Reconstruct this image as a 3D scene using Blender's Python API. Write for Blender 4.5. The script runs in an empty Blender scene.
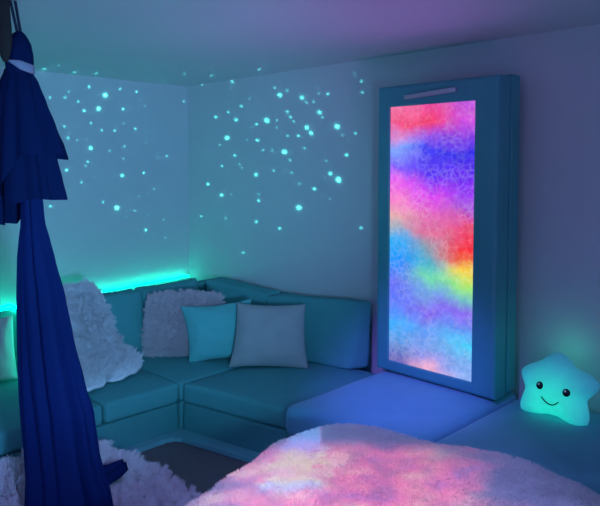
import bpy, bmesh, math, random
from mathutils import Vector, Matrix, noise

random.seed(7)
SC = bpy.context.scene
COL = SC.collection
PI = math.pi
XW, YW, ZC = -4.866, 3.396, 2.369          # left wall, back wall, ceiling
RDIR = Vector((0.7046, 0.7096, 0))         # horizontal direction along the silk's width
FDIR = Vector((-0.7096, 0.7046, 0))

LED_POWER = 22
SCREEN_POWER = 1.08
STAR_POWER = .92
WORLD_COL = (.16, .27, .66)
WORLD_POWER = 1.05
PURPLE_POWER = 52
BLUE_POWER = 270
WASH_POWER = 420
WASH_ANGLE = 56
STARS_POWER = .6
PICTURE_POWER = .92
STRIP_R = .095
SPILL = (.14, .145, .42)
EXPOSURE = 0.0
STARS = [(-4.866,2.586,2.228,1), (-4.866,2.525,2.116,0.9), (-4.866,2.446,2.283,0.4), (-4.866,2.276,2.233,0.2), (-4.866,2.353,2.161,0.3), (-4.866,2.4,2.091,0.5), (-4.866,2.241,2.185,0.3), (-4.866,2.722,2.29,0.3), 
(-4.866,2.746,2.126,0.5), (-4.866,2.873,2.281,0.4), (-4.866,2.455,1.995,0.3), (-4.866,2.552,1.942,0.3), (-4.866,2.667,1.943,0.4), (-4.866,2.861,1.968,0.4), (-4.866,2.451,1.794,0.7), (-4.866,2.262,1.869,0.4), 
(-4.866,2.236,1.959,0.3), (-4.866,2.247,1.618,0.5), (-4.866,2.424,1.684,0.3), (-4.866,2.753,1.814,0.25), (-4.866,2.743,1.713,0.2), (-4.866,2.729,1.57,0.6), (-4.866,2.675,1.3,1), (-4.866,2.935,1.59,0.4), 
(-4.866,3.036,1.447,0.2), (-4.866,3.167,1.739,0.3), (-4.866,2.949,1.096,0.5), (-4.866,3.145,1.012,0.2), (-4.866,3.13,1.176,0.2), (-4.866,2.552,1.354,0.3), (-4.866,2.369,1.521,0.3), (-4.866,2.956,2.164,0.2), 
(-4.866,2.619,1.777,0.2), (-4.866,2.752,2.009,0.2), (-4.866,2.34,1.855,0.2), (-4.866,2.406,1.65,0.2), (-4.866,2.884,1.391,0.15), (-4.866,2.766,1.222,0.15), (-4.866,2.842,1.268,0.15), (-4.866,2.125,2.173,0.3), 
(-4.866,2.111,1.339,0.4), (-4.747,2.034,2.369,0.8), (-4.498,2.033,2.369,0.4), (-4.75,2.271,2.369,0.7), (-4.695,2.421,2.369,0.7), (-4.643,2.843,2.369,0.5), (-4.654,3.013,2.369,0.6), (-4.227,2.918,2.369,0.6), 
(-4.148,3.129,2.369,0.8), (-3.629,3.173,2.369,0.7), (-4.225,3.396,2.353,0.5), (-4.649,3.396,2.368,0.4), (-3.641,3.396,2.196,0.8), (-3.702,3.396,2.258,0.3), (-3.558,3.396,2.225,0.3), (-3.398,3.396,2.159,0.7), 
(-3.353,3.396,2.119,0.3), (-3.277,3.396,2.119,0.3), (-3.136,3.396,2.166,0.4), (-3.229,3.396,2.176,0.2), (-3.219,3.396,2.039,0.7), (-3.189,3.396,2.001,0.3), (-3.793,3.396,2.01,1), (-4.108,3.396,2.144,0.5), 
(-4.281,3.396,2.105,0.4), (-4.453,3.396,2.072,0.5), (-4.174,3.396,2.034,0.6), (-3.919,3.396,1.986,0.5), (-3.555,3.396,2.064,0.4), (-3.525,3.396,2.022,0.4), (-3.488,3.396,1.987,0.3), (-3.349,3.396,1.935,0.8), 
(-3.304,3.396,1.892,0.7), (-3.048,3.396,1.93,0.9), (-3.438,3.396,1.876,0.5), (-3.555,3.396,1.88,0.3), (-4.297,3.396,1.888,1), (-3.907,3.396,1.857,0.5), (-4.194,3.396,1.739,0.5), (-3.838,3.396,1.777,0.3), 
(-3.731,3.396,1.773,0.3), (-3.589,3.396,1.758,1), (-3.374,3.396,1.784,0.3), (-3.529,3.396,1.695,0.3), (-4.368,3.396,1.649,0.4), (-3.925,3.396,1.581,0.7), (-3.712,3.396,1.615,0.3), (-3.511,3.396,1.6,0.3), 
(-3.111,3.396,1.596,0.6), (-3.034,3.396,1.558,0.8), (-2.956,3.396,1.727,0.5), (-2.877,3.396,1.874,0.3), (-4.571,3.396,1.492,0.5), (-4.376,3.396,1.401,0.5), (-3.889,3.396,1.419,0.2), (-3.269,3.396,1.481,0.3), 
(-4.399,3.396,1.83,0.25), (-4.133,3.396,1.666,0.3), (-4.107,3.396,1.635,0.2), (-4.248,3.396,2.299,0.2), (-4.001,3.396,2.197,0.2), (-3.151,3.396,1.69,0.2), (-3.42,3.396,1.515,0.2), (-2.825,3.396,2.226,0.3), 
(-2.816,3.396,2.152,0.3), (-2.997,3.396,1.869,0.2), (-3.676,3.396,2.006,0.25), (-3.676,3.396,1.949,0.2), (-3.977,3.396,1.962,0.2), (-4.037,3.396,1.863,0.2), (-4.866,3.353,2.231,0.3), (-4.569,3.396,1.491,0.4), 
(-4.376,3.396,1.399,0.6), (-3.892,3.396,1.371,0.5), (-3.431,3.396,1.336,1), (-3.269,3.396,1.482,0.5), (-3.032,3.396,1.546,0.8), (-4.676,3.396,1.2,0.4), (-4.321,3.396,1.203,0.3), (-3.921,3.396,1.198,0.5), 
(-3.646,3.396,1.163,0.5), (-2.823,3.396,1.224,0.4), (-4.091,3.396,0.931,0.4), (-3.111,3.396,1.413,0.2), (-4.246,3.396,1.412,0.2)]
# ------------------------------------------------------------------ materials
class NT:
    def __init__(s, tree): s.t = tree
    def n(s, kind, **kw):
        nd = s.t.nodes.new(kind)
        for k, v in kw.items():
            if k.startswith('i_'):
                nd.inputs[int(k[2:]) if k[2:].isdigit() else k[2:]].default_value = v
            else: setattr(nd, k, v)
        return nd
    def put(s, v, sock):
        if hasattr(v, 'is_linked') or hasattr(v, 'links'): s.t.links.new(v, sock)
        else: sock.default_value = v
    def math(s, op, a, b=0.0, c=0.0, clamp=False):
        nd = s.n('ShaderNodeMath', operation=op, use_clamp=clamp)
        for i, v in enumerate((a, b, c)): s.put(v, nd.inputs[i])
        return nd.outputs[0]
    def mix(s, f, a, b, blend='MIX'):
        nd = s.n('ShaderNodeMix', data_type='RGBA', blend_type=blend)
        s.put(f, nd.inputs[0]); s.put(a, nd.inputs[6]); s.put(b, nd.inputs[7])
        return nd.outputs[2]
    def smooth(s, v, a, b, lo=0.0, hi=1.0):
        nd = s.n('ShaderNodeMapRange', interpolation_type='SMOOTHSTEP')
        s.put(v, nd.inputs[0])
        for i, q in enumerate((a, b, lo, hi)): s.put(q, nd.inputs[i+1])
        return nd.outputs[0]
    def noise(s, vec, scale, detail=3, rough=.5, dist=0.0):
        nd = s.n('ShaderNodeTexNoise')
        if vec is not None: s.t.links.new(vec, nd.inputs['Vector'])
        nd.inputs['Scale'].default_value = scale; nd.inputs['Detail'].default_value = detail
        nd.inputs['Roughness'].default_value = rough; nd.inputs['Distortion'].default_value = dist
        return nd
    def ramp(s, fac, stops, interp='LINEAR'):
        nd = s.n('ShaderNodeValToRGB'); cr = nd.color_ramp; cr.interpolation = interp
        while len(cr.elements) < len(stops): cr.elements.new(0.5)
        for e, (p, c) in zip(cr.elements, sorted(stops)): e.position = p; e.color = (*c, 1)
        s.put(fac, nd.inputs[0]); return nd.outputs[0]

def srgb(r, g, b):
    f = lambda c: (c/255/12.92 if c/255 <= .04045 else ((c/255+.055)/1.055)**2.4)
    return (f(r), f(g), f(b))

def material(name, color, rough=.7, var=.12, scale=6, bump=0, bscale=60, metal=0, sheen=0, emit=None, estr=0, spec=.5):
    m = bpy.data.materials.new(name); m.use_nodes = True
    t = NT(m.node_tree); b = m.node_tree.nodes['Principled BSDF']
    tc = t.n('ShaderNodeTexCoord')
    nz = t.noise(tc.outputs['Object'], scale, 4, .6)
    dark = tuple(c*(1-var) for c in color); light = tuple(min(1, c*(1+var)) for c in color)
    c = t.mix(nz.outputs[0], (*dark, 1), (*light, 1))
    m.node_tree.links.new(c, b.inputs['Base Color'])
    b.inputs['Specular IOR Level'].default_value = spec
    b.inputs['Roughness'].default_value = rough; b.inputs['Metallic'].default_value = metal
    if sheen: b.inputs['Sheen Weight'].default_value = sheen; b.inputs['Sheen Roughness'].default_value = .4
    if bump:
        bz = t.noise(tc.outputs['Object'], bscale, 5, .65)
        bp = t.n('ShaderNodeBump'); bp.inputs['Strength'].default_value = bump; bp.inputs['Distance'].default_value = .01
        m.node_tree.links.new(bz.outputs[0], bp.inputs['Height']); m.node_tree.links.new(bp.outputs[0], b.inputs['Normal'])
    if emit:
        b.inputs['Emission Color'].default_value = (*emit, 1); b.inputs['Emission Strength'].default_value = estr
    return m

M = dict(
    wall=material('wall_paint', (.62, .64, .66), .9, .04, 2.5, .25, 90),
    ceiling=material('ceiling_paint', (.68, .68, .72), .9, .04, 2, .25, 120),
    carpet=material('dark_carpet', (.15, .155, .16), .95, .25, 40, .6, 300),
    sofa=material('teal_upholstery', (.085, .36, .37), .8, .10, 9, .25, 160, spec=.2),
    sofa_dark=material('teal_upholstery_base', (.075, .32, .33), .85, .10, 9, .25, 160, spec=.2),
    plinth=material('teal_plinth', (.14, .45, .48), .8, .08, 9, .2, 160),
    ottoman=material('blue_lit_velour', (.10, .38, .52), .8, .12, 7, .3, 140, sheen=.3),  # blue light from the panel mixed into the teal base colour
    vinyl=material('teal_vinyl', (.06, .33, .34), .42, .12, 5, .12, 30),
    silver=material('brushed_silver', (.55, .56, .60), .35, .08, 30, 0, 60, metal=.7),
    silk=material('royal_blue_cloth', (.0035, .015, .095), .7, .15, 5, .1, 200, spec=.06),
    silk_navy=material('navy_cloth', (.0035, .012, .062), .8, .15, 5, .1, 200, spec=.04),
    strap=material('dark_strap', (.012, .015, .05), .7, .15, 40, .3, 400),
    brown=material('dark_brown_webbing', (.014, .008, .010), .75, .2, 30, .3, 300),
    band=material('pale_band', (.26, .25, .36), .6, .06, 20),
    fur=material('white_fur', (.90, .84, .90), .9, .06, 12),
    fur_grey=material('mauve_grey_fur', (.80, .64, .70), .9, .08, 14),
    blanket=material('white_plush_blanket', (.80, .76, .80), .95, .05, 8, .5, 60),
    pillow_teal=material('turquoise_pillow', (.10, .48, .47), .8, .06, 8, .35, 120, sheen=.25),
    pillow_pale=material('pale_linen_pillow', (.36, .39, .40), .85, .05, 10, .4, 220),
    pillow_white=material('white_pillow', (.70, .74, .72), .85, .05, 10, .3, 180),
    black=material('black_eye', (.006, .006, .010), .25, .1, 10),
    glint=material('white_glint', (.85, .9, .9), .3, .02, 10),
)
def led_material():
    m = bpy.data.materials.new('led_strip_glow'); m.use_nodes = True
    t = NT(m.node_tree); nt = m.node_tree; nt.nodes.clear()
    out = t.n('ShaderNodeOutputMaterial'); e = t.n('ShaderNodeEmission')
    e.inputs[0].default_value = (0.0, .80, .52, 1); e.inputs[1].default_value = LED_POWER
    nt.links.new(e.outputs[0], out.inputs[0]); return m

def screen_material(x0, x1, z0, z1):
    """the panel's moving liquid-light picture, frozen: bands of colour with a fine bright web"""
    m = bpy.data.materials.new('liquid_light_screen'); m.use_nodes = True
    nt = m.node_tree; nt.nodes.clear(); t = NT(nt)
    out = t.n('ShaderNodeOutputMaterial'); em = t.n('ShaderNodeEmission')
    tc = t.n('ShaderNodeTexCoord'); sp = t.n('ShaderNodeSeparateXYZ'); nt.links.new(tc.outputs['Object'], sp.inputs[0])
    wz = t.noise(tc.outputs['Object'], 4.5, 4, .6)
    ws = t.n('ShaderNodeSeparateColor'); nt.links.new(wz.outputs['Color'], ws.inputs[0])
    u = t.math('DIVIDE', sp.outputs['X'], x1-x0)
    v = t.math('DIVIDE', sp.outputs['Z'], z1-z0)
    v = t.math('SUBTRACT', 1.0, v)
    v = t.math('ADD', v, t.math('MULTIPLY', t.math('SUBTRACT', ws.outputs[0], .5), .13))
    u = t.math('ADD', u, t.math('MULTIPLY', t.math('SUBTRACT', ws.outputs[1], .5), .40))
    S = srgb
    left = t.ramp(v, [(.0, S(235,110,160)), (.07, S(235,80,130)), (.12, S(205,130,205)), (.17, S(120,160,250)), (.24, S(120,90,245)),
        (.30, S(225,90,235)), (.36, S(240,125,200)), (.42, S(225,170,170)), (.47, S(150,170,190)), (.51, S(40,170,240)), (.60, S(30,140,245)),
        (.68, S(100,110,240)), (.76, S(90,120,245)), (.84, S(60,170,250)), (.92, S(90,150,225)), (1., S(95,95,180))])
    mid = t.ramp(v, [(.0, S(230,70,150)), (.07, S(235,60,110)), (.13, S(150,80,225)), (.18, S(60,60,235)), (.26, S(90,50,240)),
        (.33, S(215,70,235)), (.40, S(220,100,185)), (.47, S(215,105,150)), (.53, S(140,150,170)), (.58, S(70,170,200)), (.64, S(110,215,170)),
        (.70, S(110,160,225)), (.77, S(125,100,235)), (.84, S(90,150,240)), (.92, S(110,150,230)), (.97, S(150,140,225)), (1., S(225,165,205))])
    right = t.ramp(v, [(.0, S(180,80,215)), (.06, S(205,80,215)), (.12, S(120,60,225)), (.18, S(50,45,225)), (.27, S(110,40,235)),
        (.33, S(150,60,240)), (.39, S(165,80,215)), (.45, S(225,70,120)), (.52, S(240,45,60)), (.56, S(240,95,60)), (.60, S(235,210,70)),
        (.65, S(150,230,110)), (.70, S(110,190,190)), (.76, S(130,100,235)), (.82, S(90,150,240)), (.88, S(70,205,245)), (.95, S(110,165,235)), (1., S(130,170,240))])
    c = t.mix(t.smooth(u, .08, .5), left, mid)
    c = t.mix(t.smooth(u, .5, .92), c, right)
    # web
    wv = t.n('ShaderNodeVectorMath', operation='MULTIPLY_ADD'); nt.links.new(wz.outputs['Color'], wv.inputs[0])
    wv.inputs[1].default_value = (.12, .12, .12); nt.links.new(tc.outputs['Object'], wv.inputs[2])
    vo = t.n('ShaderNodeTexVoronoi', feature='DISTANCE_TO_EDGE'); vo.inputs['Scale'].default_value = 24
    nt.links.new(wv.outputs[0], vo.inputs['Vector'])
    web = t.smooth(vo.outputs['Distance'], .0, .22, 1, 0)
    f1 = t.noise(tc.outputs['Object'], 34, 5, .7)
    f2 = t.smooth(f1.outputs[0], .45, .75)
    patch = t.smooth(t.noise(tc.outputs['Object'], 6, 3, .6).outputs[0], .35, .65)
    k = t.math('ADD', t.math('MULTIPLY', web, t.math('MULTIPLY', patch, .09)), t.math('MULTIPLY', f2, .09), clamp=True)
    c = t.mix(k, c, (.95, .92, 1.0, 1))
    d = t.smooth(t.noise(tc.outputs['Object'], 20, 5, .7).outputs[0], .3, .7, .90, 1.08)
    nt.links.new(c, em.inputs[0]); nt.links.new(t.math('MULTIPLY', d, SCREEN_POWER), em.inputs[1])
    nt.links.new(em.outputs[0], out.inputs[0]); return m

def star_material(z0, z1):
    m = bpy.data.materials.new('glowing_plush'); m.use_nodes = True
    t = NT(m.node_tree); nt = m.node_tree; b = nt.nodes['Principled BSDF']
    tc = t.n('ShaderNodeTexCoord')
    b.inputs['Base Color'].default_value = (.30, .68, .74, 1); b.inputs['Roughness'].default_value = .85
    b.inputs['Sheen Weight'].default_value = .3
    # the lamp sits low inside the toy: light fades with distance from it
    dn = t.n('ShaderNodeVectorMath', operation='DISTANCE'); nt.links.new(tc.outputs['Object'], dn.inputs[0])
    dn.inputs[1].default_value = STAR_LAMP
    g = t.smooth(dn.outputs['Value'], .03, .30, 1, .22)
    nz = t.noise(tc.outputs['Object'], 26, 4, .6)
    g = t.math('MULTIPLY', g, t.smooth(nz.outputs[0], .2, .8, .85, 1.12))
    col = t.mix(t.smooth(dn.outputs['Value'], .04, .26), (.008, .70, .46, 1), (.012, .40, .55, 1))
    nt.links.new(col, b.inputs['Emission Color']); nt.links.new(t.math('MULTIPLY', g, STAR_POWER), b.inputs['Emission Strength'])
    bz = t.noise(tc.outputs['Object'], 90, 4, .6); bp = t.n('ShaderNodeBump'); bp.inputs['Strength'].default_value = .3; bp.inputs['Distance'].default_value = .01
    nt.links.new(bz.outputs[0], bp.inputs['Height']); nt.links.new(bp.outputs[0], b.inputs['Normal'])
    return m

# ------------------------------------------------------------------ objects
ROOT = {}
def thing(name, label, cat, loc, group=None):
    o = bpy.data.objects.new(name, None); COL.objects.link(o); o.location = loc
    o.empty_display_size = .05; o['label'] = label; o['category'] = cat
    if group: o['group'] = group
    ROOT[o.name] = Vector(loc); return o

def obj(name, bm, mat, parent=None, base=None, smooth=True, label=None, cat=None, group=None, kind=None, out=None):
    """link a world-space bmesh as ONE object; its origin is the parent's, or base"""
    org = ROOT[parent.name] if parent else Vector(base or (0, 0, 0))
    bmesh.ops.translate(bm, verts=bm.verts, vec=-org)
    bmesh.ops.recalc_face_normals(bm, faces=bm.faces)
    if out is not None:                                            # make the pile grow outwards
        bm.normal_update()
        if sum(f.normal.dot(Vector(out))*f.calc_area() for f in bm.faces) < 0: bmesh.ops.reverse_faces(bm, faces=bm.faces)
    elif not any(e.is_boundary for e in bm.edges) and bm.calc_volume(signed=True) < 0: bmesh.ops.reverse_faces(bm, faces=bm.faces)
    me = bpy.data.meshes.new(name); bm.to_mesh(me); bm.free()
    for p in me.polygons: p.use_smooth = smooth
    o = bpy.data.objects.new(name, me); COL.objects.link(o)
    if mat: me.materials.append(mat)
    if parent: o.parent = parent
    else: o.location = org
    ROOT[o.name] = org
    if label: o['label'] = label
    if cat: o['category'] = cat
    if group: o['group'] = group
    if kind: o['kind'] = kind
    return o

# ------------------------------------------------------------------ shapes
def sample(size, r, n):
    h = size/2; r = min(r, h*.95)
    e = [h, h-r*.08, h-r*.3, h-r*.62, h-r]
    core = [(-1+2*i/n)*(h-r) for i in range(1, n)]
    return sorted(set([-x for x in e]+core+e))

def soft_box(bm, c8, r=.03, puff=0., n=6, wob=0., seed=0, side=0.):
    """rounded, slightly stuffed box through eight corner points
    c8: bottom (u0v0,u1v0,u1v1,u0v1) then top in the same order"""
    c8 = [Vector(p) for p in c8]
    avg = lambda prs: sum((c8[a]-c8[b]).length for a, b in prs)/4
    a = avg([(1,0),(2,3),(5,4),(6,7)]); b = avg([(3,0),(2,1),(7,4),(6,5)]); c = avg([(4,0),(5,1),(6,2),(7,3)])
    rr = [min(r, s*.45) for s in (a, b, c)]; r = min(rr)
    xs, ys, zs = sample(a, r, n), sample(b, r, n), sample(c, r, max(2, n//2))
    H = Vector((a, b, c))/2
    cache = {}
    def vert(x, y, z):
        k = (round(x,5), round(y,5), round(z,5))
        if k in cache: return cache[k]
        p = Vector((x, y, z))
        q = Vector([max(-(H[i]-r), min(H[i]-r, p[i])) for i in range(3)])
        d = p-q
        if d.length > 1e-9: p = q+d.normalized()*r*min(1, d.length/ r if d.length < r*.999 and sum(1 for i in range(3) if abs(d[i])>1e-6) < 2 else 1)
        U, V, W = p.x/H.x, p.y/H.y, p.z/H.z
        if puff: p.z += puff*(1-abs(U)**3)*(1-abs(V)**3)*max(0, W)
        if side:
            p.y += side*(1-abs(U)**3)*(1-abs(W)**3)*V; p.x += side*(1-abs(V)**3)*(1-abs(W)**3)*U
        if wob:
            nz = noise.noise_vector(Vector((x*5+seed*3.1, y*5+seed, z*5)))
            p += nz*wob
        u, v, w = (p.x/a+.5), (p.y/b+.5), (p.z/c+.5)
        lo = (c8[0]*(1-u)+c8[1]*u)*(1-v)+(c8[3]*(1-u)+c8[2]*u)*v
        hi = (c8[4]*(1-u)+c8[5]*u)*(1-v)+(c8[7]*(1-u)+c8[6]*u)*v
        cache[k] = bm.verts.new(lo*(1-w)+hi*w); return cache[k]
    def face(A, B, fn):
        for i in range(len(A)-1):
            for j in range(len(B)-1):
                vs = [fn(A[i],B[j]), fn(A[i+1],B[j]), fn(A[i+1],B[j+1]), fn(A[i],B[j+1])]
                if len(set(vs)) == 4: bm.faces.new(vs)
    for s in (-1, 1):
        face(xs, ys, lambda x, y: vert(x, y, s*c/2)); face(xs, zs, lambda x, z: vert(x, s*b/2, z)); face(ys, zs, lambda y, z: vert(s*a/2, y, z))
    return bm

def quadbox(q, z0, z1, **k):
    """q: four plan points, z0/z1 heights"""
    bm = bmesh.new()
    soft_box(bm, [(x, y, z0) for x, y in q]+[(x, y, z1) for x, y in q], **k); return bm

def hexa(c8, **k):
    bm = bmesh.new(); soft_box(bm, c8, **k); return bm

def box(x0, x1, y0, y1, z0, z1, bev=0):
    bm = bmesh.new(); bmesh.ops.create_cube(bm, size=1)
    for v in bm.verts: v.co = Vector(((x0+x1)/2+v.co.x*(x1-x0), (y0+y1)/2+v.co.y*(y1-y0), (z0+z1)/2+v.co.z*(z1-z0)))
    if bev: bmesh.ops.bevel(bm, geom=bm.edges[:], offset=bev, segments=3, profile=.7, affect='EDGES')
    return bm

def tube(bm, pts, r, seg=8, flat=1.0):
    pts = [Vector(p) for p in pts]; rings = []
    for i, p in enumerate(pts):
        t = (pts[min(i+1, len(pts)-1)]-pts[max(i-1, 0)]).normalized()
        a = t.cross(Vector((0, 0, 1)) if abs(t.z) < .9 else Vector((FDIR))).normalized(); b = t.cross(a)
        rr = r[i] if isinstance(r, (list, tuple)) else r
        rings.append([bm.verts.new(p+a*math.cos(q)*rr+b*math.sin(q)*rr*flat) for q in [2*PI*k/seg for k in range(seg)]])
    for A, B in zip(rings, rings[1:]):
        for k in range(seg): bm.faces.new((A[k], A[(k+1) % seg], B[(k+1) % seg], B[k]))
    bm.faces.new(rings[0][::-1]); bm.faces.new(rings[-1]); return bm

def cushion(base, wdir, w, h, t, lean=.3, roll=0., n=22, ear=.07, top=1.0, seed=0, wob=.008):
    """a stuffed square pillow standing on its lower edge: base = middle of that edge, wdir = direction of its width, leaning back"""
    bm = bmesh.new(); wdir = Vector(wdir).normalized(); back = Vector((-wdir.y, wdir.x, 0))
    upv = Vector((0, 0, 1))*math.cos(lean)+back*math.sin(lean); nrm = -back*math.cos(lean)+Vector((0, 0, 1))*math.sin(lean)
    sides = []
    for s in (1, -1):
        grid = []
        for j in range(n+1):
            row = []
            for i in range(n+1):
                u, v = math.sin((i/n-.5)*PI), math.sin((j/n-.5)*PI)
                x = u*w/2*(1-ear*(1-v*v)**1.0); y = v*h/2*(1-ear*(1-u*u))
                x *= 1+(top-1)*(v*.5+.5)
                th = t/2*(max(0, (1-abs(u)**2.6)*(1-abs(v)**2.6)))**.55
                q = noise.noise(Vector((u*2.2+seed*7, v*2.2, s)))*wob*4*(1-u*u)*(1-v*v)+noise.noise(Vector((u*6+seed, v*6, s*3)))*wob
                x2 = x*math.cos(roll)-y*math.sin(roll); y2 = x*math.sin(roll)+y*math.cos(roll)
                p = Vector(base)+wdir*x2+upv*(y2+h/2)+nrm*(s*(th+(q if 0 < i < n and 0 < j < n else 0)))
                row.append(p)
            grid.append(row)
        sides.append(grid)
    vs = {}
    def V(s, j, i):
        k = (j, i) if (i in (0, n) or j in (0, n)) else (s, j, i)
        if k not in vs: vs[k] = bm.verts.new(sides[s][j][i])
        return vs[k]
    for s in (0, 1):
        for j in range(n):
            for i in range(n): bm.faces.new((V(s,j,i), V(s,j,i+1), V(s,j+1,i+1), V(s,j+1,i)))
    return bm

def grid_mesh(rows, close=False):
    bm = bmesh.new(); R = [[bm.verts.new(p) for p in r] for r in rows]
    for A, B in zip(R, R[1:]):
        m = len(A)
        for k in range(m if close else m-1): bm.faces.new((A[k], A[(k+1) % m], B[(k+1) % m], B[k]))
    return bm, R

def fur(o, count, length, children=8, radius=.0022, rough=.02, brown=.02, clump=.25, seed=1, radius_tip=.3, gravity=0., child_radius=.03, droop=None):
    md = o.modifiers.new('pile', 'PARTICLE_SYSTEM'); ps = md.particle_system; s = ps.settings; ps.seed = seed
    s.type = 'HAIR'; s.count = count; s.hair_length = length; s.hair_step = 4; s.render_step = 3; s.display_step = 2
    s.use_advanced_hair = True
    s.emit_from = 'FACE'; s.distribution = 'JIT'; s.use_emit_random = True; s.use_even_distribution = True
    s.brownian_factor = brown*length
    if droop: s.object_align_factor = droop
    s.child_type = 'INTERPOLATED'; s.child_percent = 1; s.rendered_child_count = children
    s.clump_factor = clump; s.roughness_1 = rough; s.roughness_1_size = .3; s.roughness_2 = rough*1.3; s.roughness_2_size = .5; s.roughness_endpoint = rough*.6
    s.child_length = 1; s.root_radius = 1.; s.tip_radius = radius_tip; s.radius_scale = radius
    s.material = 1
    return s
def lerp(a, b, t): return a+(b-a)*t
def sstep(a, b, x):
    t = max(0, min(1, (x-a)/(b-a))); return t*t*(3-2*t)
def interp(tab, z):
    if z <= tab[0][0]: return tab[0][1:]
    for A, B in zip(tab, tab[1:]):
        if z <= B[0]:
            t = (z-A[0])/(B[0]-A[0]); t = t*t*(3-2*t)*.35+t*.65
            return tuple(lerp(p, q, t) for p, q in zip(A[1:], B[1:]))
    return tab[-1][1:]

# ------------------------------------------------------------------ the room
obj('floor', box(XW-.1, 2.2, -2.6, YW+.1, -.1, 0), M['carpet'], smooth=False, kind='structure', label='dark carpet floor between the sofa and the bed', cat='floor')
obj('ceiling', box(XW-.1, 2.2, -2.6, YW+.1, ZC, ZC+.1), M['ceiling'], smooth=False, kind='structure', label='white ceiling washed with blue and purple light', cat='ceiling')
obj('wall_left', box(XW-.12, XW, -2.6, YW+.12, 0, ZC), M['wall'], smooth=False, kind='structure', label='pale wall behind the left wing of the sofa', cat='wall')
obj('wall_back', box(XW, 2.2, YW, YW+.12, 0, ZC), M['wall'], smooth=False, kind='structure', label='pale wall behind the tall light panel', cat='wall')

# ------------------------------------------------------------------ the sectional sofa
SEAT, SPLIT = .33, .20
t = thing('sectional_sofa', 'long L-shaped teal sectional sofa filling the corner of the room', 'sofa', (-3.7, 2.2, 0))
def left_section():
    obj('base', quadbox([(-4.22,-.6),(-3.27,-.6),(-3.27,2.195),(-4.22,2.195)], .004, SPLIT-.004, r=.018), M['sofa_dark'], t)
    obj('seat_cushion', quadbox([(-4.18,-.6),(-3.255,-.6),(-3.262,1.693),(-4.18,1.693)], SPLIT, SEAT-.012, r=.024, puff=.018, wob=.004, n=12), M['sofa'], t)
    obj('seat_cushion', quadbox([(-4.18,1.703),(-3.262,1.703),(-3.255,2.19),(-4.18,2.19)], SPLIT, SEAT-.012, r=.024, puff=.022, wob=.004, seed=2, n=8), M['sofa'], t)
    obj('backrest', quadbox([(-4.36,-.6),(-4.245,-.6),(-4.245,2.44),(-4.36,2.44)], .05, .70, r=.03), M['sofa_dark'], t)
    for k, (y0, y1, z) in enumerate(((-.2, .62, .74), (.64, 1.40, .742), (1.66, 2.44, .742))):
        obj('back_cushion', hexa([(-3.89,y0,SEAT),(-3.89,y1-.06,SEAT),(-4.18,y1-.03,SEAT),(-4.18,y0,SEAT),
                                  (-4.09,y0,z),(-4.09,y1-.01,z),(-4.235,y1,z+.004),(-4.235,y0,z+.004)], r=.032, n=10, wob=.012, seed=k+3, side=.02), M['sofa'], t)
def corner_section():
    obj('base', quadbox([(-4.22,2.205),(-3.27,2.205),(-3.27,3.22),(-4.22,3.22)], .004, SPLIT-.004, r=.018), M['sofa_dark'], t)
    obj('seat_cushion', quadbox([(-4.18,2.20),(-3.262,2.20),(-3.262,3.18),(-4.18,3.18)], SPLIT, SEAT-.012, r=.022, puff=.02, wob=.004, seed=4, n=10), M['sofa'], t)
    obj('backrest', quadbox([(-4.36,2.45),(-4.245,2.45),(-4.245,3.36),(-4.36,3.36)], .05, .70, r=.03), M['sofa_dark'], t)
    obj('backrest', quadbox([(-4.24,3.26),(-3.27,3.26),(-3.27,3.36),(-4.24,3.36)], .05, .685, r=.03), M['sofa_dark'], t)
    obj('back_cushion', hexa([(-3.90,2.40,SEAT),(-3.90,2.86,SEAT),(-4.18,3.0,SEAT),(-4.18,2.40,SEAT),
                              (-4.10,2.455,.745),(-4.12,2.94,.745),(-4.235,3.03,.75),(-4.235,2.455,.745)], r=.032, n=10, wob=.010, seed=8, side=.02), M['sofa'], t)
    obj('back_cushion', hexa([(-3.98,2.98,SEAT),(-3.46,2.98,SEAT),(-3.44,3.24,SEAT),(-4.16,3.24,SEAT),
                              (-4.17,3.05,.735),(-3.50,3.13,.705),(-3.47,3.25,.715),(-4.22,3.24,.74)], r=.032, n=10, wob=.012, seed=9, side=.015), M['sofa'], t)
def right_section():
    obj('base', quadbox([(-3.26,2.215),(-2.43,2.385),(-2.43,3.26),(-3.26,3.25)], .004, SPLIT-.004, r=.018), M['sofa_dark'], t)
    obj('seat_cushion', quadbox([(-3.252,2.205),(-2.43,2.385),(-2.43,3.2),(-3.252,3.2)], SPLIT, SEAT-.012, r=.024, puff=.024, wob=.004, seed=5, n=10), M['sofa'], t)
    obj('backrest', quadbox([(-3.26,3.29),(-2.72,3.33),(-2.72,3.385),(-3.26,3.385)], .05, .66, r=.02), M['sofa_dark'], t)
    obj('back_cushion', hexa([(-3.42,2.93,SEAT),(-2.665,3.08,SEAT),(-2.60,3.22,SEAT),(-3.42,3.20,SEAT),
                              (-3.455,3.09,.702),(-2.715,3.255,.752),(-2.665,3.335,.752),(-3.455,3.22,.708)], r=.030, n=10, wob=.010, seed=11, side=.022), M['sofa'], t)
left_section(); corner_section(); right_section()
bm = bmesh.new()
pl = [(-4.2,-.6),(-3.225,-.6),(-3.205,2.06),(-3.19,2.105),(-3.15,2.135),(-2.43,2.30),(-2.43,2.5),(-4.2,2.5)]
lo_ = [bm.verts.new((x, y, .003)) for x, y in pl]; hi_ = [bm.verts.new((x, y, .028)) for x, y in pl]
bm.faces.new(lo_[::-1]); bm.faces.new(hi_)
for k in range(len(pl)): bm.faces.new((lo_[k], lo_[(k+1) % len(pl)], hi_[(k+1) % len(pl)], hi_[k]))
obj('plinth', bm, M['plinth'], t, smooth=False)

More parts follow.
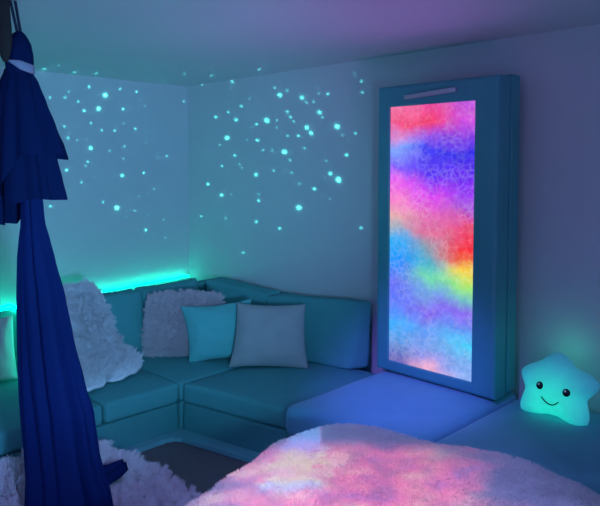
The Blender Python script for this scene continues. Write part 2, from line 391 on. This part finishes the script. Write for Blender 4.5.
def ottoman(label, q, z, loc, seed):
    t = thing('ottoman', label, 'ottoman', loc, 'velour ottomans along the back wall')
    obj('base', quadbox([(x, y) for x, y in q], .0, .21, r=.02), M['sofa_dark'], t)
    obj('seat_cushion', quadbox(q, .215, z-.012, r=.055, puff=.014, wob=.006, seed=seed, n=12), M['ottoman'], t)
    return t
ottoman('wide blue-lit ottoman in front of the tall light panel, beside the right sofa section', [(-2.425,2.27),(-1.637,2.375),(-1.632,3.368),(-2.425,3.368)], .40, (-2.03,2.85,0), 21)
ottoman('wide blue-lit ottoman carrying the glowing star toy, against the wall', [(-1.626,2.38),(-.55,2.46),(-.55,3.37),(-1.622,3.37)], .40, (-1.1,2.9,0), 23)

# ------------------------------------------------------------------ LED strip along the top of the left backrest
def led_z(y): return .623+.0317*(y-2.44)+.0015*math.sin(y*9)
bm = bmesh.new()
tube(bm, [(XW+.05, y, led_z(y)) for y in [-.6+.12*k for k in range(34)]], .006, 8)
led = obj('led_strip', bm, led_material(), base=(XW+.05, 1.4, .6), label='glowing green LED strip on the wall behind the left sofa back', cat='led strip')
bm = bmesh.new(); tube(bm, [(XW+.05,1.61,led_z(1.61)),(-4.6,1.61,.66),(-4.38,1.61,.725),(-4.22,1.61,.72),(-4.10,1.605,.76),(-3.99,1.60,.6),(-3.93,1.595,.45),(-3.88,1.59,.36)], .008, 8)
obj('strip_tail', bm, led.data.materials[0], led)

# ------------------------------------------------------------------ pillows
P = obj('fluffy_pillow', cushion((-3.69,2.51,SEAT+.02), RDIR, .50, .40, .17, lean=.36, n=20, seed=1, ear=.03), M['fur_grey'], base=(-3.66,2.54,SEAT),
    label='shaggy mauve grey fur pillow in the sofa corner, behind the turquoise pillow', cat='pillow', group='pillows on the sofa')
fur(P, 2200, .040, 20, .0024, .012, .22, .5, 3)
obj('throw_pillow', cushion((-3.415,2.60,SEAT+.005), RDIR, .42, .395, .15, lean=.34, roll=.10, ear=.10, top=1.18, seed=2), M['pillow_teal'], base=(-3.41,2.61,SEAT),
    label='plain turquoise square pillow between the grey fur pillow and the pale pillow', cat='pillow', group='pillows on the sofa')
obj('throw_pillow', cushion((-3.055,2.745,SEAT+.005), (.76,.65,0), (.525), .42, .16, lean=.34, ear=.07, top=.88, seed=5), M['pillow_pale'], base=(-3.05,2.74,SEAT),
    label='pale grey linen square pillow in front, on the right sofa seat', cat='pillow', group='pillows on the sofa')
obj('throw_pillow', cushion((-4.02,1.36,SEAT+.005), (.15,1,0), .30, .39, .10, lean=.25, ear=.05, seed=6), M['pillow_white'], base=(-4.0,1.35,SEAT),
    label='whitish pillow lit green, half hidden behind the hanging blue cloth', cat='pillow', group='pillows on the sofa')

# ------------------------------------------------------------------ white fur throw over the left wing
tab = [((-4.235,1.72,.755),(-4.225,2.00,.755)), ((-4.16,1.72,.80),(-4.15,2.06,.80)), ((-4.06,1.70,.77),(-4.05,2.085,.765)), ((-3.99,1.68,.64),(-3.99,2.11,.62)),
       ((-3.93,1.66,.52),(-3.935,2.13,.49)), ((-3.86,1.65,.42),(-3.85,2.15,.395)), ((-3.74,1.63,.375),(-3.74,2.17,.37)), ((-3.58,1.61,.365),(-3.62,2.15,.362)), ((-3.42,1.58,.36),(-3.53,2.04,.36))]
rows = []
NS = 40
for k in range(NS+1):
    f = k/NS*(len(tab)-1); i = min(int(f), len(tab)-2); w = f-i
    A = [Vector(tab[max(0, min(len(tab)-1, i+d))][0]) for d in (0, 1)]; B = [Vector(tab[max(0, min(len(tab)-1, i+d))][1]) for d in (0, 1)]
    a, b = A[0].lerp(A[1], w), B[0].lerp(B[1], w)
    row = []
    for j in range(25):
        u = j/24; p = a.lerp(b, u)
        if k == NS: p.x += .03*noise.noise(Vector((u*6, 1, 2)))
        n_ = noise.noise(Vector((u*3.2, k*.16, 5)))*.022+noise.noise(Vector((u*8, k*.4, 9)))*.008
        p += Vector((.8, 0, .6))*(n_+.012); row.append(p)
    rows.append(row)
bm, _ = grid_mesh(rows)
o = obj('fur_throw', bm, M['fur'], base=(-3.9, 1.9, .35), label='white shaggy fur throw draped over the back and seat of the left sofa wing', cat='throw', out=(.8, 0, .6))
fur(o, 2200, .05, 26, .0024, .012, .22, .55, 5)
o.modifiers.new('thick', 'SOLIDIFY').thickness = .018

# ------------------------------------------------------------------ shaggy rug heaped against the sofa
def rug_h(x, y):
    edge = .02+.04*sstep(1.86, 1.70, y)
    return edge+.125*sstep(1.80, 1.45, y)*sstep(-2.75, -3.15, x)+.018*noise.noise(Vector((x*4, y*4, 3)))
rows = []
for i in range(41):
    v = i/40; row = []
    for j in range(33):
        u = j/32
        x = lerp(-3.165, -2.15, u); y1 = 1.80+.05*noise.noise(Vector((u*4, 0, 1)))-.04*u*u
        if u < .12: y1 -= .10*(1-u/.12)
        y = lerp(-.5, y1, v)
        x += .03*noise.noise(Vector((0, y*3, 4)))*u
        row.append(Vector((x, y, max(.012, rug_h(x, y)*min(1, (1-v)*12+.25)*min(1, (1-u)*8+.25)))))
    rows.append(row)
bm, R = grid_mesh(rows)
# skirt down to the floor
bed_edges = [e for e in bm.edges if e.is_boundary]
ex = bmesh.ops.extrude_edge_only(bm, edges=bed_edges)
for v in [g for g in ex['geom'] if isinstance(g, bmesh.types.BMVert)]: v.co.z = .002
o = obj('shag_rug', bm, M['fur'], base=(-2.7, .7, 0), label='white shaggy rug heaped on the carpet against the left sofa wing', cat='rug', out=(0, 0, 1))
fur(o, 4200, .050, 28, .0026, .014, .25, .55, 8)

# ------------------------------------------------------------------ bed with its plush blanket in the front
out = [(-1.70,.80),(-1.77,1.05),(-1.81,1.24),(-1.845,1.42),(-1.885,1.60),(-1.945,1.78),(-1.955,1.90),(-1.93,2.05),(-1.87,2.15),(-1.76,2.215),(-1.646,2.255),(-1.47,2.30),(-1.26,2.335),(-1.065,2.365),
       (-.90,2.345),(-.80,2.30),(-.66,2.18),(-.45,1.95),(-.30,1.6),(-.30,1.2),(-.45,.8),(-.8,.55),(-1.2,.5),(-1.5,.6)]
def closed_spline(pts, per=6):
    res = []; n = len(pts)
    for i in range(n):
        p = [Vector((*pts[(i+d) % n], 0)) for d in (-1, 0, 1, 2)]
        for k in range(per):
            t = k/per
            res.append(.5*((2*p[1])+(p[2]-p[0])*t+(2*p[0]-5*p[1]+4*p[2]-p[3])*t*t+(3*p[1]-p[0]-3*p[2]+p[3])*t**3))
    return res
loop = closed_spline(out); cen = Vector((-1.15, 1.45, 0))
rows = []
for s, dz in [(.02,.0),(.15,.0),(.3,0),(.42,0),(.54,0),(.64,0),(.73,0),(.80,0),(.86,-.002),(.91,-.008),(.95,-.018),(.98,-.034),(1.0,-.06),(1.01,-.10),(1.012,-.18),(1.012,-.28),(1.012,-.38),(1.012,-.492)]:
    row = []
    for k, p in enumerate(loop):
        q = cen.lerp(p, min(s, 1.012))
        nz = noise.noise(Vector((q.x*3, q.y*3, 0)))*.022+noise.noise(Vector((q.x*8, q.y*8, 2)))*.008
        z = .515+dz+(nz*min(1, s*3) if s <= 1 else 0)
        if s > 1:                                                  # hanging folds
            q += (p-cen).normalized()*(-.012+.010*math.sin(k*.9)+.006*math.sin(k*.37))
        row.append(Vector((q.x, q.y, max(.006, z))))
    rows.append(row)
bm, R = grid_mesh(rows, close=True); bm.faces.new(R[0])
o = obj('plush_blanket', bm, M['blanket'], base=(-1.15, 1.45, 0), label='white plush blanket over the bed in front, lit with a pink projection', cat='blanket', out=(0, 0, 1))
fur(o, 9000, .012, 10, .0018, .006, .1, .3, 11)

# ------------------------------------------------------------------ tall light panel leaning its back to the wall
t = thing('light_panel', 'tall teal padded light panel with a glowing rainbow screen, standing against the wall', 'light panel', (-2.02, 3.23, .40))
X0, X1, Z0, Z1, YF = -2.432, -1.640, .406, 2.124, 3.075
SX0, SX1, SZ0, SZ1 = -2.341, -1.778, .473, 1.999
bm = bmesh.new()
def ring_frame(bm, x0, x1, z0, z1, a0, a1, c0, c1, yf, yb, r):
    """padded frame: outer rectangle, inner opening, rounded front edges"""
    prof = [(0, yb), (0, yf+r), (r*.3, yf+r*.3), (r, yf)]
    loops = []
    def rect(xa, xb, za, zb, y): return [bm.verts.new((xa, y, za)), bm.verts.new((xb, y, za)), bm.verts.new((xb, y, zb)), bm.verts.new((xa, y, zb))]
    for d, y in prof: loops.append(rect(x0+d, x1-d, z0+d, z1-d, y))
    for d, y in ((-r*.5, yf), (-r*.12, yf+r*.2), (0, yf+r*.6), (0, yf+.022)): loops.append(rect(a0+d, a1-d, c0+d, c1-d, y))
    for A, B in zip(loops, loops[1:]):
        for k in range(4): bm.faces.new((A[k], A[(k+1) % 4], B[(k+1) % 4], B[k]))
    bm.faces.new(loops[0]); bm.faces.new(loops[-1])
ring_frame(bm, X0, X1, Z0, Z1, SX0, SX1, SZ0, SZ1, YF, YF+.122, .018)
obj('front_frame', bm, M['vinyl'], t, smooth=False)
obj('back_frame', box(X0+.004, X1+.0, YF+.143, YF+.240, Z0, Z1+.016, bev=.014), M['vinyl'], t)
obj('core', box(X0+.03, X1-.025, YF+.124, YF+.144, Z0+.02, Z1-.02), M['strap'], t, smooth=False)
bm = bmesh.new(); v = [bm.verts.new(p) for p in ((SX0,YF+.012,SZ0),(SX1,YF+.012,SZ0),(SX1,YF+.012,SZ1),(SX0,YF+.012,SZ1))]; bm.faces.new(v)
v2 = [bm.verts.new(q.co+Vector((0,.008,0))) for q in v]; bm.faces.new(v2[::-1])
for k in range(4): bm.faces.new((v[k], v[(k+1) % 4], v2[(k+1) % 4], v2[k]))
so = obj('screen', bm, None, t, smooth=False, label='glowing screen with swirling rainbow colours')
so.location = (SX0-t.location.x, 0, SZ0-t.location.z)
for q in so.data.vertices: q.co -= Vector(so.location)
so.data.materials.append(screen_material(SX0, SX1, SZ0, SZ1)); 
bar = obj('light_bar', hexa([(-2.226,YF-.022,2.035),(-1.884,YF-.022,2.052),(-1.884,YF+.002,2.052),(-2.226,YF+.002,2.035),(-2.226,YF-.020,2.060),(-1.884,YF-.020,2.079),(-1.884,YF+.002,2.079),(-2.226,YF+.002,2.060)], r=.006, n=4), M['silver'], t, label='slim silver bar')

# ------------------------------------------------------------------ smiling star toy
t = thing('star_plush', 'glowing turquoise star plush toy with a smiling face, on the ottoman by the wall', 'plush toy', (-1.335, 3.12, .40))
SC_, SCZ = Vector((-1.338, 3.14, .545)), 0
lean = .22
def star_pt(u, w, d):   # u across, w up, d out of the face
    return SC_+Vector((u, 0, 0))+Vector((0, math.sin(lean), math.cos(lean)))*w+Vector((0, -math.cos(lean), math.sin(lean)))*d
def star_r(a):
    tips = [(PI/2, .172, 2.9), (PI/2+1.33, .190, 3.6), (PI/2-1.32, .224, 3.4), (PI/2+2.36, .232, 4.6), (PI/2-2.33, .240, 4.4)]
    r = .142
    for c, R_, sh in tips:
        d = abs((a-c+PI) % (2*PI)-PI)
        r = max(r, .142+(R_-.142)*max(0, 1-(d/.60))**(1.25)) if d < .60 else r
    return r
def star_depth(f): return .095*(max(0, 1-f**2.4))**.5
bm = bmesh.new(); NA, NF = 80, 14
rs = [sum(star_r(2*PI*(k+d)/NA)*w for d, w in ((-2,.1),(-1,.2),(0,.4),(1,.2),(2,.1))) for k in range(NA)]
def ring(f, s):
    row = []
    for k in range(NA):
        a = 2*PI*k/NA; rr = rs[k]*f if f > .4 else rs[k]*f*.5+ .14*f*.5
        p = star_pt(math.cos(a)*rr, math.sin(a)*rr, s*star_depth(f))
        p.z = max(p.z, .402); row.append(bm.verts.new(p+noise.noise_vector(p*9)*.004*(f < 1)))
    return row
fr = [math.sin(k/NF*PI/2) for k in range(1, NF+1)]
front = [ring(f, 1) for f in fr]; backr = [ring(f, -1) for f in fr[:-1]]
for A, B in list(zip(front, front[1:]))+list(zip(backr, backr[1:]))+[(backr[-1], front[-1])]:
    for k in range(NA): bm.faces.new((A[k], A[(k+1) % NA], B[(k+1) % NA], B[k]))
bm.faces.new(front[0]); bm.faces.new(backr[0])
STAR_LAMP = tuple(star_pt(.0, -.085, .06)-Vector(t.location))
body = obj('body', bm, star_material(.4, .7), t)
def disc(bm, u, w, ru, rw, lift=.006, h=.006, depth_f=None):
    n = 20; a = math.atan2(w, u); k = int(round((a % (2*PI))/(2*PI)*NA)) % NA; f = math.hypot(u, w)/rs[k]
    d = star_depth(f)+lift
    c = bm.verts.new(star_pt(u, w, d+h)); prev = None; rings = []
    for s, hh in ((.5, h*.8), (.85, h*.4), (1, 0), (1, -.012)):
        rings.append([bm.verts.new(star_pt(u+ru*s*math.cos(2*PI*i/n), w+rw*s*math.sin(2*PI*i/n), d+hh)) for i in range(n)])
    for i in range(n): bm.faces.new((c, rings[0][i], rings[0][(i+1) % n]))
    for A, B in zip(rings, rings[1:]):
        for i in range(n): bm.faces.new((A[i], A[(i+1) % n], B[(i+1) % n], B[i]))
    return d
for u, w in ((-.040, -.003), (.088, -.008)):
    bm = bmesh.new(); d = disc(bm, u, w, .017, .019)
    e = obj('eye', bm, M['black'], t, label='round black eye')
    bm = bmesh.new(); disc(bm, u-.002, w+.007, .0055, .006, lift=.0125, h=.002); obj('eye_glint', bm, M['glint'], e)
bm = bmesh.new(); pts = []
for k in range(17):
    q = k/16; u = lerp(-.028, .060, q); w = -.053-.027*(1-(2*q-1)**2)-.006*q
    a = math.atan2(w, u); kk = int(round((a % (2*PI))/(2*PI)*NA)) % NA; pts.append(star_pt(u, w, star_depth(math.hypot(u, w)/rs[kk])+.004))
tube(bm, pts, [.0022]+[.0032]*15+[.0022], 6); obj('mouth', bm, M['black'], t, label='thin dark smile')

# ------------------------------------------------------------------ hanging blue silk
t = thing('hanging_silk', 'royal blue aerial silk hanging from the ceiling, knotted with a flared skirt', 'hanging cloth', (-2.77, 1.115, .08))
AX = FDIR*2.69+RDIR*(-1.1348); PXM = 2.69/640
def zz(py): return 1.65-(py-166)*PXM+.005
def drape(rows_tab, py0, py1, folds, nz=46, na=96, depth=.55, amp=.14, seed=0, hem=None, ruffle=0.):
    """closed pleated cloth; rows_tab: (py, left, right) silhouette, in steps of PXM metres from the silk's axis"""
    rows = []
    for i in range(nz+1):
        row = []
        for k in range(na):
            a = 2*PI*k/na
            p1 = py1+(hem(a) if hem else 0); py = lerp(py0, p1, i/nz)
            xl, xr = interp(rows_tab, py); c = ((xl+xr)/2-30)*PXM; w = (xr-xl)/2*PXM
            g = min(1, (py-py0)/60+.25)
            f = sum(am*math.sin(fr*a+ph+sh*(py-py0)*.004) for fr, am, ph, sh in folds)*amp*g
            f += ruffle*sstep(.6, 1, i/nz)*math.sin(11*a+seed)
            r = 1+f-abs(f)*.3
            row.append(AX+RDIR*(c+w*math.cos(a)*r)+FDIR*(w*depth*math.sin(a)*r)+Vector((0, 0, zz(py))))
        rows.append(row)
    bm, R = grid_mesh(rows, close=True); return bm, rows
lower = [(160,22,40),(200,20.5,41.5),(212,20.5,42),(224,20.5,43),(240,18.5,47),(260,16.5,51.5),(300,15.5,61),(340,15.5,68),(390,16,78.5),(420,17.5,86.5),(460,20,91),(485,21,96),(500,20,101),(520,19,104),(545,15,110)]
bm, _ = drape(lower, 165, 538, [(5,.5,.3,1),(9,.55,1.2,-1.4),(14,.4,2.1,.8),(21,.18,.4,1.2)], nz=60, na=150, depth=.5, amp=.15)
obj('lower_drape', bm, M['silk'], t)
skirt_in = [(78,9,34),(90,4,40),(110,0,46),(135,-3,50),(160,-5,53),(180,-6,57),(202,-7,61),(230,-8,62)]
bm, _ = drape(skirt_in, 76, 201, [(4,.5,.9,1),(7,.5,2.2,-1),(12,.3,.7,1.3)], nz=36, na=120, depth=.62, amp=.19, seed=2,
              hem=lambda a: 24*sstep(-.1,-.6,math.cos(a))+4*math.sin(3*a+1)*(1-abs(math.cos(a))), ruffle=.04)
obj('inner_skirt', bm, M['silk_navy'], t)
skirt_out = [(72,8,33),(85,3,40),(105,-2,46.5),(130,-6,55),(148,-8,61),(162,-9,64)]
bm, _ = drape(skirt_out, 71, 157, [(4,.5,.2,1),(6,.5,1.5,-1),(11,.3,2.7,1.3)], nz=28, na=120, depth=.66, amp=.19, seed=5,
              hem=lambda a: -4+5*sstep(.3,.95,math.cos(a))+50*sstep(.25,-.75,math.cos(a))+3*math.sin(4*a), ruffle=.05)
obj('outer_skirt', bm, M['silk_navy'], t)
knot = [(34,20,24.5),(37,16,28),(42,12,31),(48,9,33.5),(58,8,35),(66,8,35),(74,9,33.5),(80,11,31)]
bm, _ = drape(knot, 34.5, 79, [(3,.5,.5,3),(5,.5,1.5,-4),(8,.25,.2,3)], nz=26, na=72, depth=.8, amp=.10, seed=9)
obj('knot', bm, M['silk_navy'], t)
# pale band round the front of the knot, tipped
rows = []
for i in range(5):
    row = []
    for k in range(25):
        a = lerp(-.25, 1.95, k/24); x = math.cos(a); taper = min(1, (1.95-a)/.9+.08)
        py = 66.5+(i-2)*2.2*taper+5.5*x
        row.append(AX+RDIR*((21.5-30)*PXM+14.2*PXM*x)+FDIR*(-12.4*PXM*math.sin(a))+Vector((0, 0, zz(py))))
    rows.append(row)
bm, _ = grid_mesh(rows); o = obj('tie_band', bm, M['band'], t, label='pale band tied round the knot'); sm = o.modifiers.new('thick', 'SOLIDIFY'); sm.thickness = .005; sm.offset = 0
# straps to the ceiling hook
TOP = ZC-.004
def sp(px, z, f=0.): return AX+RDIR*((px-30)*PXM)+FDIR*f+Vector((0, 0, z))
for a_, b_ in ((21.5, 13.5), (23.5, 17.5)):
    bm = bmesh.new(); tube(bm, [sp(lerp(a_, b_, q), lerp(zz(39), TOP-.01, q), .01*(a_ > 22)) for q in [k/8 for k in range(9)]], .0065, 8, .6); obj('strap', bm, M['strap'], t)
bm = bmesh.new(); tube(bm, [sp(14-3*q, lerp(zz(66), TOP-.005, q), -.05) for q in [k/12 for k in range(13)]], [.010,.020,.028,.032,.034,.034,.034,.033,.033,.032,.032,.032,.032], 12, .45)
obj('webbing', bm, M['brown'], t, label='dark brown webbing beside the straps')
bm = bmesh.new(); tube(bm, [sp(12, TOP-.03), sp(12, TOP-.012), sp(12, TOP-.011), sp(12, TOP)], [.035,.035,.06,.06], 20); obj('ceiling_hook', bm, M['silver'], t)
# tail of cloth lying on the rug
rows = []
c0 = Vector((-2.74,1.20,0)); c1 = Vector((-2.845,1.585,0))
for i in range(15):
    q = i/14; c = c0.lerp(c1, q); wd = lerp(.12, .03, q**1.5)
    row = []
    for j in range(13):
        s = j/12*2-1; p = c+Vector((.95,.2,0))*(s*wd)
        p.z = rug_h(p.x, p.y)+.085+.022*(1-s*s)+.008*math.sin(s*7+q*5); row.append(p)
    rows.append(row)
bm, _ = grid_mesh(rows); o = obj('tail', bm, M['silk'], t); o.modifiers.new('thick', 'SOLIDIFY').thickness = .012

# ------------------------------------------------------------------ light
w = bpy.data.worlds.new('dusk'); SC.world = w; w.use_nodes = True
wt = NT(w.node_tree); bg = w.node_tree.nodes['Background']
bg.inputs[0].default_value = (*WORLD_COL, 1); bg.inputs[1].default_value = WORLD_POWER

def lamp(name, kind, loc, energy, color, size=.1, target=None, **kw):
    l = bpy.data.lights.new(name, kind); l.energy = energy; l.color = color
    if kind != 'AREA': l.shadow_soft_size = size
    for k, v in kw.items(): setattr(l, k, v)
    o = bpy.data.objects.new(name, l); COL.objects.link(o); o.location = loc
    if target: o.rotation_euler = (Vector(target)-Vector(loc)).to_track_quat('-Z', 'Y').to_euler()
    return o
# mood projector by the bed throws a purple wash on the ceiling
lamp('mood_lamp', 'SPOT', (-.45, 1.75, .7), PURPLE_POWER, (.62, .16, 1.0), .25, (-2.45, 2.65, 2.37), spot_size=math.radians(48), spot_blend=1.0)
lamp('blue_fill', 'SPOT', (-1.25, 1.15, 2.15), BLUE_POWER, (.22, .17, 1.0), .10, (-2.10, 2.93, .42), spot_size=math.radians(30), spot_blend=1.0)  # unseen blue spot, added to tint the ottoman and the sofa's end
# added point light behind the toy stands in for its glow on the wall
lamp('plush_glow_fill', 'POINT', (-1.36, 3.25, .68), .26, (.08, .80, .48), .05)
# star projector: one sharp beam per star
SL = Vector((.15, .40, 1.30))
so = lamp('star_projector', 'POINT', SL, 400, (1, 1, 1), 0.0)
l = so.data; l.use_nodes = True; nt = l.node_tree; t_ = NT(nt); em = nt.nodes['Emission']
tc = t_.n('ShaderNodeTexCoord'); acc = None
rnd = random.Random(3)
for x, y, z, b in STARS+[(XW, rnd.uniform(1.9,3.3), rnd.uniform(1.2,2.3), .10) for _ in range(18)]+[(rnd.uniform(-4.6,-2.6), YW, rnd.uniform(1.2,2.3), .10) for _ in range(22)]:
    dv = Vector((x, y, z))-SL; dist = dv.length; d = dv.normalized()
    nd = t_.n('ShaderNodeVectorMath', operation='DISTANCE'); nt.links.new(tc.outputs['Normal'], nd.inputs[0]); nd.inputs[1].default_value = d
    rad = (.0095+.0085*b)/dist; a = b**1.2*dist*dist
    core = t_.math('DIVIDE', nd.outputs['Value'], rad)
    # bright core with a soft halo
    g = t_.math('POWER', 2.718, t_.math('MULTIPLY', t_.math('MULTIPLY', core, core), -1.6))
    if b > .55: g = t_.math('MULTIPLY_ADD', t_.math('POWER', 2.718, t_.math('MULTIPLY', core, -1.3)), .16, g)
    if acc is None: acc = t_.math('MULTIPLY', g, a)
    else: acc = t_.math('MULTIPLY_ADD', g, a, acc)
em.inputs[0].default_value = (.10, .92, .85, 1)
nt.links.new(t_.math('MULTIPLY', acc, STARS_POWER), em.inputs[1])
# added broad blue-green fill at the projector, aimed at the sofa corner
lamp('corner_fill', 'SPOT', SL, WASH_POWER, (.16, .50, .86), .12, (-4.75, 2.55, 1.5), spot_size=math.radians(WASH_ANGLE), spot_blend=1.0)
# picture projector above the bed: pink clouds with one rainbow strip
PL = Vector((-.55, .55, 2.2))
po = lamp('picture_projector', 'POINT', PL, 200, (1, 1, 1), 0.004)
l = po.data; l.use_nodes = True; nt = l.node_tree; t_ = NT(nt); em = nt.nodes['Emission']
tc = t_.n('ShaderNodeTexCoord'); sx = t_.n('ShaderNodeSeparateXYZ'); nt.links.new(tc.outputs['Normal'], sx.inputs[0])
k = t_.math('DIVIDE', PL.z-.52, t_.math('MAXIMUM', t_.math('MULTIPLY', sx.outputs['Z'], -1), .02))
X = t_.math('MULTIPLY_ADD', sx.outputs['X'], k, PL.x); Y = t_.math('MULTIPLY_ADD', sx.outputs['Y'], k, PL.y)
cv = t_.n('ShaderNodeCombineXYZ'); nt.links.new(X, cv.inputs[0]); nt.links.new(Y, cv.inputs[1])
ax_ = t_.n('ShaderNodeCombineXYZ')
nt.links.new(t_.math('MULTIPLY_ADD', X, .7046*.85, t_.math('MULTIPLY', Y, .7096*.85)), ax_.inputs[0])
nt.links.new(t_.math('MULTIPLY_ADD', X, -.7096*1.15, t_.math('MULTIPLY', Y, .7046*1.15)), ax_.inputs[1])
n1 = t_.noise(ax_.outputs[0], 5.0, 4, .6, .3); n2 = t_.noise(cv.outputs[0], 13, 4, .6)
jit = t_.math('MULTIPLY', t_.math('SUBTRACT', n1.outputs[0], .5), .35)
Xj = t_.math('ADD', X, jit); Yj = t_.math('ADD', Y, jit)
# axes along (a) and across (b) the view of the bed
A_ = t_.math('ADD', t_.math('MULTIPLY', Xj, .7046), t_.math('MULTIPLY', Yj, .7096))
B_ = t_.math('ADD', t_.math('MULTIPLY', Xj, -.7096), t_.math('MULTIPLY', Yj, .7046))
mask = t_.math('MULTIPLY', t_.smooth(B_, 2.62, 2.46), t_.math('MULTIPLY', t_.smooth(B_, 1.2, 1.5), t_.math('MULTIPLY', t_.smooth(A_, -.42, -.10), t_.smooth(A_, .78, .48))))
pink = t_.ramp(n1.outputs[0], [(.30, (.40, .10, .35)), (.40, (.80, .07, .16)), (.48, (1.0, .13, .16)), (.56, (1.0, .22, .15)), (.66, (1.2, .62, .38))])
amt = t_.math('MULTIPLY', mask, t_.smooth(n2.outputs[0], .25, .65, .55, 1.2))
strip_a = t_.math('ADD', t_.math('MULTIPLY', X, .7046), t_.math('MULTIPLY', Y, .7096))
strip_b = t_.math('ADD', t_.math('MULTIPLY', X, -.7096), t_.math('MULTIPLY', Y, .7046))
n3 = t_.noise(ax_.outputs[0], 16, 3, .6)
wob_ = t_.math('MULTIPLY', t_.math('SUBTRACT', n3.outputs[0], .5), .22)
lo_edge = t_.math('ADD', t_.math('MULTIPLY', t_.math('SUBTRACT', strip_b, 2.85), .17), -.06)
sm_ = t_.math('MULTIPLY', t_.smooth(t_.math('SUBTRACT', t_.math('ADD', strip_a, wob_), t_.math('MULTIPLY', t_.math('SUBTRACT', strip_b, 2.65), .20)), -.07, -.02), t_.smooth(t_.math('ADD', strip_a, t_.math('MULTIPLY', t_.math('MULTIPLY', wob_, 1.3), t_.smooth(strip_b, 2.6, 2.5))), STRIP_R, STRIP_R-.014))
sm_ = t_.math('MULTIPLY', sm_, t_.math('MULTIPLY', t_.smooth(strip_b, 2.94, 2.86), t_.smooth(t_.math('ADD', strip_b, wob_), 2.10, 2.24)))
sc_ = t_.ramp(t_.math('MULTIPLY_ADD', t_.math('ADD', strip_b, wob_), 1/.78, -2.16/.78), [(.0, (.20, .60, .90)), (.06, (.55, .75, .85)), (.10, (1., .75, .22)), (.17, (1., .40, .35)), (.24, (1., .72, .20)), (.36, (1., .70, .22)), (.44, (.75, .40, .65)), (.52, (.42, .40, .98)), (.62, (.16, .50, 1.)), (1., (.10, .55, 1.))])
mk = t_.mix(sm_, pink, sc_)
amt2 = t_.math('ADD', t_.math('MULTIPLY', amt, t_.math('SUBTRACT', 1.0, sm_)), t_.math('MULTIPLY', sm_, 1.05))
below = t_.math('GREATER_THAN', t_.math('MULTIPLY', sx.outputs['Z'], -1), .05)
vm = t_.n('ShaderNodeVectorMath', operation='SCALE'); nt.links.new(mk, vm.inputs[0]); nt.links.new(amt2, vm.inputs['Scale'])
# dim lavender spill around the picture, over the bed and the rug
spill = t_.math('MULTIPLY', t_.math('MULTIPLY', t_.smooth(A_, -1.75, -1.2), t_.smooth(A_, 1.15, .75)), t_.math('MULTIPLY', t_.smooth(B_, 3.25, 2.85), t_.smooth(B_, 1.0, 1.4)))
vs2 = t_.n('ShaderNodeVectorMath', operation='SCALE'); vs2.inputs[0].default_value = SPILL; nt.links.new(spill, vs2.inputs['Scale'])
va = t_.n('ShaderNodeVectorMath', operation='ADD'); nt.links.new(vm.outputs[0], va.inputs[0]); nt.links.new(vs2.outputs[0], va.inputs[1])
nt.links.new(va.outputs[0], em.inputs[0])
nt.links.new(t_.math('MULTIPLY', below, PICTURE_POWER), em.inputs[1])

# ------------------------------------------------------------------ camera
cam = bpy.data.cameras.new('camera'); co = bpy.data.objects.new('camera', cam); COL.objects.link(co)
co.location = (0, 0, 1.65); co.rotation_euler = (math.radians(90-3.0), 0, math.radians(45.2))
cam.sensor_width = 36; cam.lens = 640*36/600; cam.shift_y = -(87/640-math.tan(math.radians(3)))*640/600
cam.clip_start = .05
SC.camera = co
vs_ = SC.view_settings; vs_.view_transform = 'Standard'; vs_.look = 'None'; vs_.gamma = 1; vs_.use_curve_mapping = False; vs_.exposure = EXPOSURE
SC.cycles.max_bounces = 8; SC.cycles.diffuse_bounces = 4
SC.cycles.use_denoising = True
